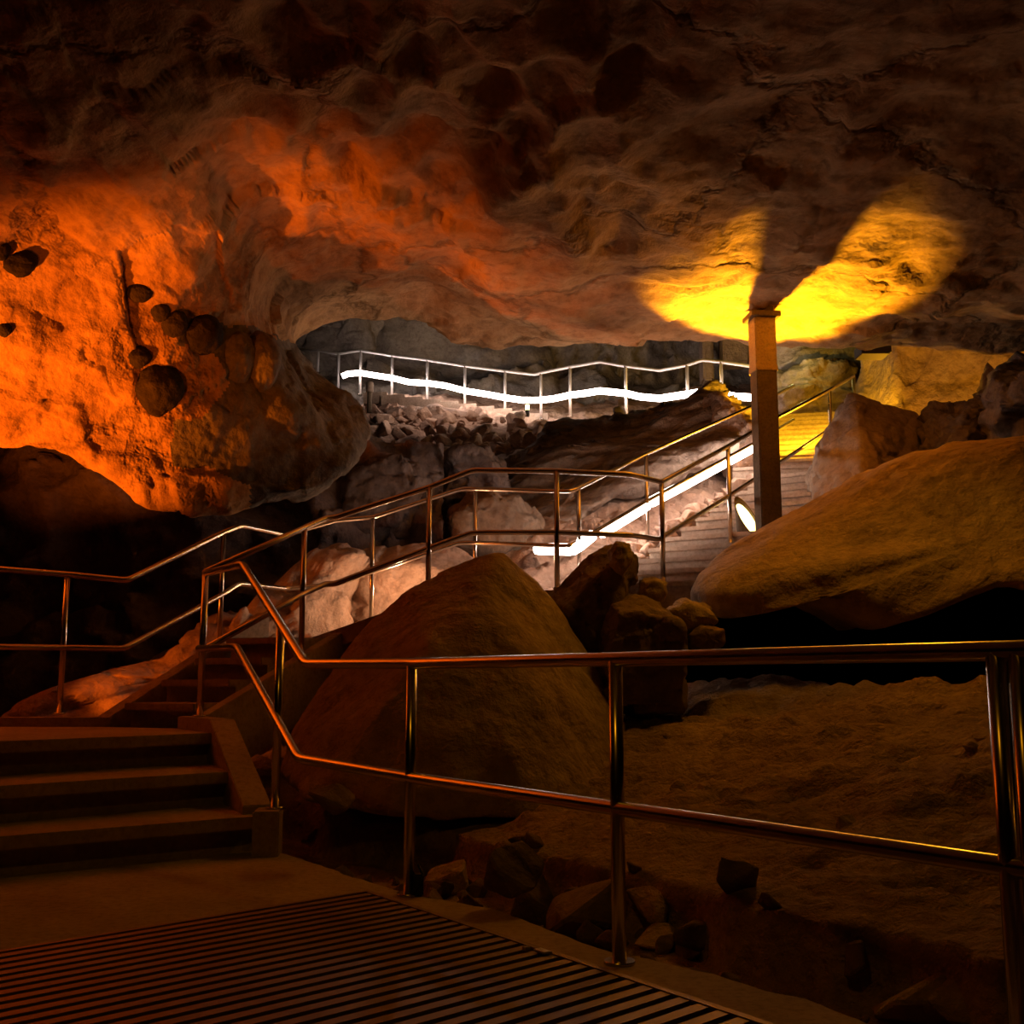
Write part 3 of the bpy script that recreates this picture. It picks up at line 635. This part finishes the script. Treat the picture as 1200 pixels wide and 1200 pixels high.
# dark upright supports far back
for i, (x0, x1, y0, y1, lb) in enumerate(((823,834,398,448,'narrow dark upright pillar far back under the roof edge'), (846,876,398,428,'wide dark upright pillar far back beside the square column'))):
    a = P(x0, y1, 24.5); b2 = P(x1, y0, 24.5); o = link('stone_pillar', prism_mesh('s', [(a.x, 24.3), (b2.x, 24.3), (b2.x, 24.9), (a.x, 24.9)], a.z, b2.z+.3, .05), M_dark); tag(o, lb, 'pillar')
a = P(1010, 414, 13.2); b2 = P(1043, 402, 13.2)
root = tag(empty('black_box', (a.x, 13.3, a.z)), 'black rectangular box fixed under the roof edge at the right', 'box')  # black fixture of unknown use under the roof edge
part('casing', prism_mesh('s', [(a.x, 13.2), (b2.x, 13.2), (b2.x, 13.5), (a.x, 13.5)], a.z, b2.z, .008), M_black, root)
part('bracket', prism_mesh('s', [(b2.x+.01, 13.3), (b2.x+.05, 13.3), (b2.x+.05, 13.34), (b2.x+.01, 13.34)], a.z+.05, b2.z+.1), M_black, root)
# bollard and small lamp by the distant steps
c = P(433, 474, 25.6); root = tag(empty('bollard', c), 'small pale bollard standing in the rubble below the distant steps', 'bollard')
part('shaft', tube_mesh('s', [c-V(0, 0, .2), c+V(0, 0, .42)], .06, 12), M_post, root); part('cap', tube_mesh('s', [c+V(0, 0, .30), c+V(0, 0, .54)], .085, 12), M_step, root)
c = P(618, 488, 23.8); root = tag(empty('path_lamp', c), 'small path lamp glowing on pale stones under the far rope light', 'lamp')
part('body', tube_mesh('s', [c, c+V(0, 0, .14)], .05, 12), M_black, root); part('head', tube_mesh('s', [c+V(0, 0, .14), c+V(0, 0, .26)], .045, 12), M_lens, root)
blob('rock', [(598,492),(604,484),(612,482),(617,486),(613,494),(603,496)], 23.5, .15, M_step, .02, 3, .5, .5, label='pale bright stone beside the small path lamp', cat='rock', seg=40, rings=18)
o = blob('rock', [(718,478),(727,476),(733,482),(735,494),(727,496),(720,488)], 21.6, .12, M_dark, .02, 3, .5, .4, label='dark upright stone at the foot of the distant railing', cat='rock', seg=40, rings=18)

# nodules hanging on the orange overhang, their shade painted as near-black rock
NOD = [(163,341,17,13,'uppermost small dark nodule of the diagonal chain on the orange overhang'), (187,364,12,13,'small dark nodule second from the top of the diagonal chain on the orange overhang'),
 (203,378,17,17,'dark nodule third from the top of the diagonal chain on the orange overhang'), (234,391,27,26,'large dark pointed nodule at the lower end of the diagonal chain on the orange overhang'),
 (160,418,17,13,'small dark nodule standing apart below the diagonal chain on the overhang'), (186,456,28,32,'broad dark nodule lowest on the orange overhang left of the grey lobe'),
 (22,306,21,18,'large dark nodule near the left edge of the photo on the orange rock'), (2,291,9,14,'dark nodule cut by the left edge of the photo beside a larger one'), (4,385,9,10,'smallest dark nodule low at the left edge of the orange rock'),
 (276,420,24,34,'rounded dark fluted knob at the shoulder of the grey hanging rock'), (306,425,22,38,'grey fluted knob on the shoulder of the hanging rock toward the upper chamber')]
for k, (px, py, rx, ry, lb) in enumerate(NOD):
    h, nn = on_roof(px, py)
    if h is None: continue
    m_ = h.y/1300*1.03; bm = bmesh.new(); bmesh.ops.create_icosphere(bm, subdivisions=5, radius=1)
    for v in bm.verts:
        p = v.co.copy(); t = max(0, -p.z); q = Vector((p.x*(1-.2*t), p.y*(1-.2*t), p.z)); q *= 1+.10*noise.fractal(p*1.6+Vector((k*3, 0, 0)), 1, 2, 4)
        v.co = (q.x*rx*m_, q.y*(rx+ry)*.4*m_, q.z*ry*m_)
    me = bpy.data.meshes.new('rock_nodule'); bm.to_mesh(me); bm.free()
    o = link('rock_nodule', me, M_nodule if k < 9 else M_lobe, None, True); o.location = h+Vector((0, .02, 0)); tag(o, lb, 'rock nodule')

# ---------------- LOOSE ROCKS ----------------
def rock_mesh(seed, sx=1, sy=1, sz=1, n=16):
    rnd = random.Random(seed); bm = bmesh.new()
    for _ in range(n):
        v = Vector((rnd.gauss(0, 1), rnd.gauss(0, 1), rnd.gauss(0, 1))).normalized(); v *= rnd.uniform(.85, 1.1)
        bm.verts.new((v.x*sx, v.y*sy, v.z*sz))
    r = bmesh.ops.convex_hull(bm, input=bm.verts[:])
    bmesh.ops.delete(bm, geom=[g for g in r['geom_interior'] if isinstance(g, bmesh.types.BMVert)], context='VERTS')
    bmesh.ops.bevel(bm, geom=bm.edges[:], offset=.06, segments=1, affect='EDGES')
    bmesh.ops.triangulate(bm, faces=bm.faces[:]); bmesh.ops.subdivide_edges(bm, edges=bm.edges[:], cuts=1, use_grid_fill=True)
    for v in bm.verts: v.co *= 1+.06*noise.fractal(v.co*2.2+Vector((seed, 0, 0)), 1, 2, 3)
    bmesh.ops.recalc_face_normals(bm, faces=bm.faces)
    me = bpy.data.meshes.new('rock'); bm.to_mesh(me); bm.free(); return me
RM = [rock_mesh(s, random.Random(s).uniform(.8, 1.3), random.Random(s+50).uniform(.7, 1.1), random.Random(s+90).uniform(.5, .85), 13) for s in range(10)]
RP = [m.copy() for m in RM]; RT = [m.copy() for m in RM]
for m in RT: m.materials.append(M_tan)
for m in RM: m.materials.append(M_mid)
for m in RP: m.materials.append(M_pink)
def put(me, loc, s, rot, label, group=None, nm='rock'):
    o = bpy.data.objects.new(nm, me); sc.collection.objects.link(o); o.location = loc; o.scale = (s,)*3; o.rotation_euler = rot
    return tag(o, label, 'rock', group)
KR = [ # px, py (foot), radius, label
#
 (527,1040,.115,'pale angular rock right of the foot of the second railing post'),
 (385,950,.12,'tilted rock at the corner beside the low plinth of the steps'),
 (372,985,.09,'upright thin rock beside the plinth of the steps'),
 (632,1070,.13,'low brown rock midway between the two middle railing posts'),
 (690,1090,.16,'large rounded dark rock left of the tall middle railing post'),
 (757,1075,.09,'pointed pale rock just right of the tall middle railing post'),
 (770,1108,.07,'small flat pale stone right of the foot of the middle railing post'),
 (790,1095,.09,'brown rock behind the small flat pale stone by the walkway edge'),
 (815,1115,.10,'triangular brown rock along the walkway edge'),
 (930,1140,.17,'large wedge shaped rock near the right end of the walkway edge'),
 (1075,1195,.12,'dark rock at the bottom edge left of the pale corner rock'),
 (1130,1190,.15,'pale lumpy rock at the bottom right corner'),
 (480,1010,.08,'dark rock behind the foot of the second railing post'),
 (600,1035,.11,'flat dark rock behind the low brown rock in the ditch')]
rnd = random.Random(3)
for i, (px, py, s, lb) in enumerate(KR):
    s *= 1.5
    g = G(px, py, -.1); z = slope_z(g.x, g.y); g = G(px, py, z+.02)
    put((RT if 'pale' in lb else RM)[i % 10], (g.x, g.y, z+s*.45), s, (rnd.uniform(-.5, .5), rnd.uniform(-.6, .6), rnd.uniform(0, 6)), lb)
for i in range(60):
    t = rnd.uniform(-1.4, 2.4); s_ = rnd.uniform(.18, .95); q = KA+KD*t+KN2*s_; r = rnd.uniform(.035, .11)
    put(RM[rnd.randrange(10)], (q.x, q.y, slope_z(q.x, q.y)+r*.4), r, (rnd.uniform(-1, 1), rnd.uniform(-1, 1), rnd.uniform(0, 6)), *(('small dark loose rock in the ditch left of the tall middle post', 'ditch rocks left of the middle post') if t < 1.5 else ('small dark loose rock in the ditch right of the tall middle post', 'ditch rocks right of the middle post')))
for i in range(9):
    t = rnd.uniform(-1.5, 3); s_ = rnd.uniform(1.3, 4.5); q = KA+KD*t+KN2*s_; r = rnd.uniform(.03, .08)
    put(RT[rnd.randrange(10)], (q.x, q.y, slope_z(q.x, q.y)+r*.1), r, (rnd.uniform(-1, 1), rnd.uniform(-1, 1), rnd.uniform(0, 6)), 'small stone half sunk in the sandy slope', 'stones on the sandy slope')
# rubble below the distant steps
cnt = 0
def pix(q): k = q.y*CP+(q.z-1)*SP; return 600+F*q.x/k, 600-F*((q.z-1)*CP-q.y*SP)/k
while cnt < 290:
    px = rnd.uniform(400, 640); d = rnd.uniform(16.5, 26.3); q = scree(px, d)
    if px > 530 and d < 20.0: continue
    x, y = pix(q)
    if y < 474+(px-432)*.134 and px > 425: continue
    r = rnd.choice((.07, .10, .12, .15, .20, .26))*rnd.uniform(.8, 1.15)
    put(RP[rnd.randrange(10)], (q.x, q.y, q.z+r*.35+.06), r, (rnd.uniform(-1, 1), rnd.uniform(-1, 1), rnd.uniform(0, 6)), 'angular rubble rock in the heap below the distant steps', 'rubble in the upper chamber', 'rubble_stone'); cnt += 1
# broken rocks heaped beside the broad stairs, under the near rope light
for i in range(34):
    t = -.5+5.4*i/33+rnd.uniform(-.1, .1); q = NR(t, -.93+rnd.uniform(-.14, .06)); z = 1.8+.388*(t+.1)
    r = rnd.uniform(.09, .2)
    put(RP[rnd.randrange(10)], (q.x, q.y, z+r*.2), r, (rnd.uniform(-1, 1), rnd.uniform(-1, 1), rnd.uniform(0, 6)), 'pinkish broken rock heaped along the left side of the broad stairs under the rope light', 'rocks beside the broad stairs')
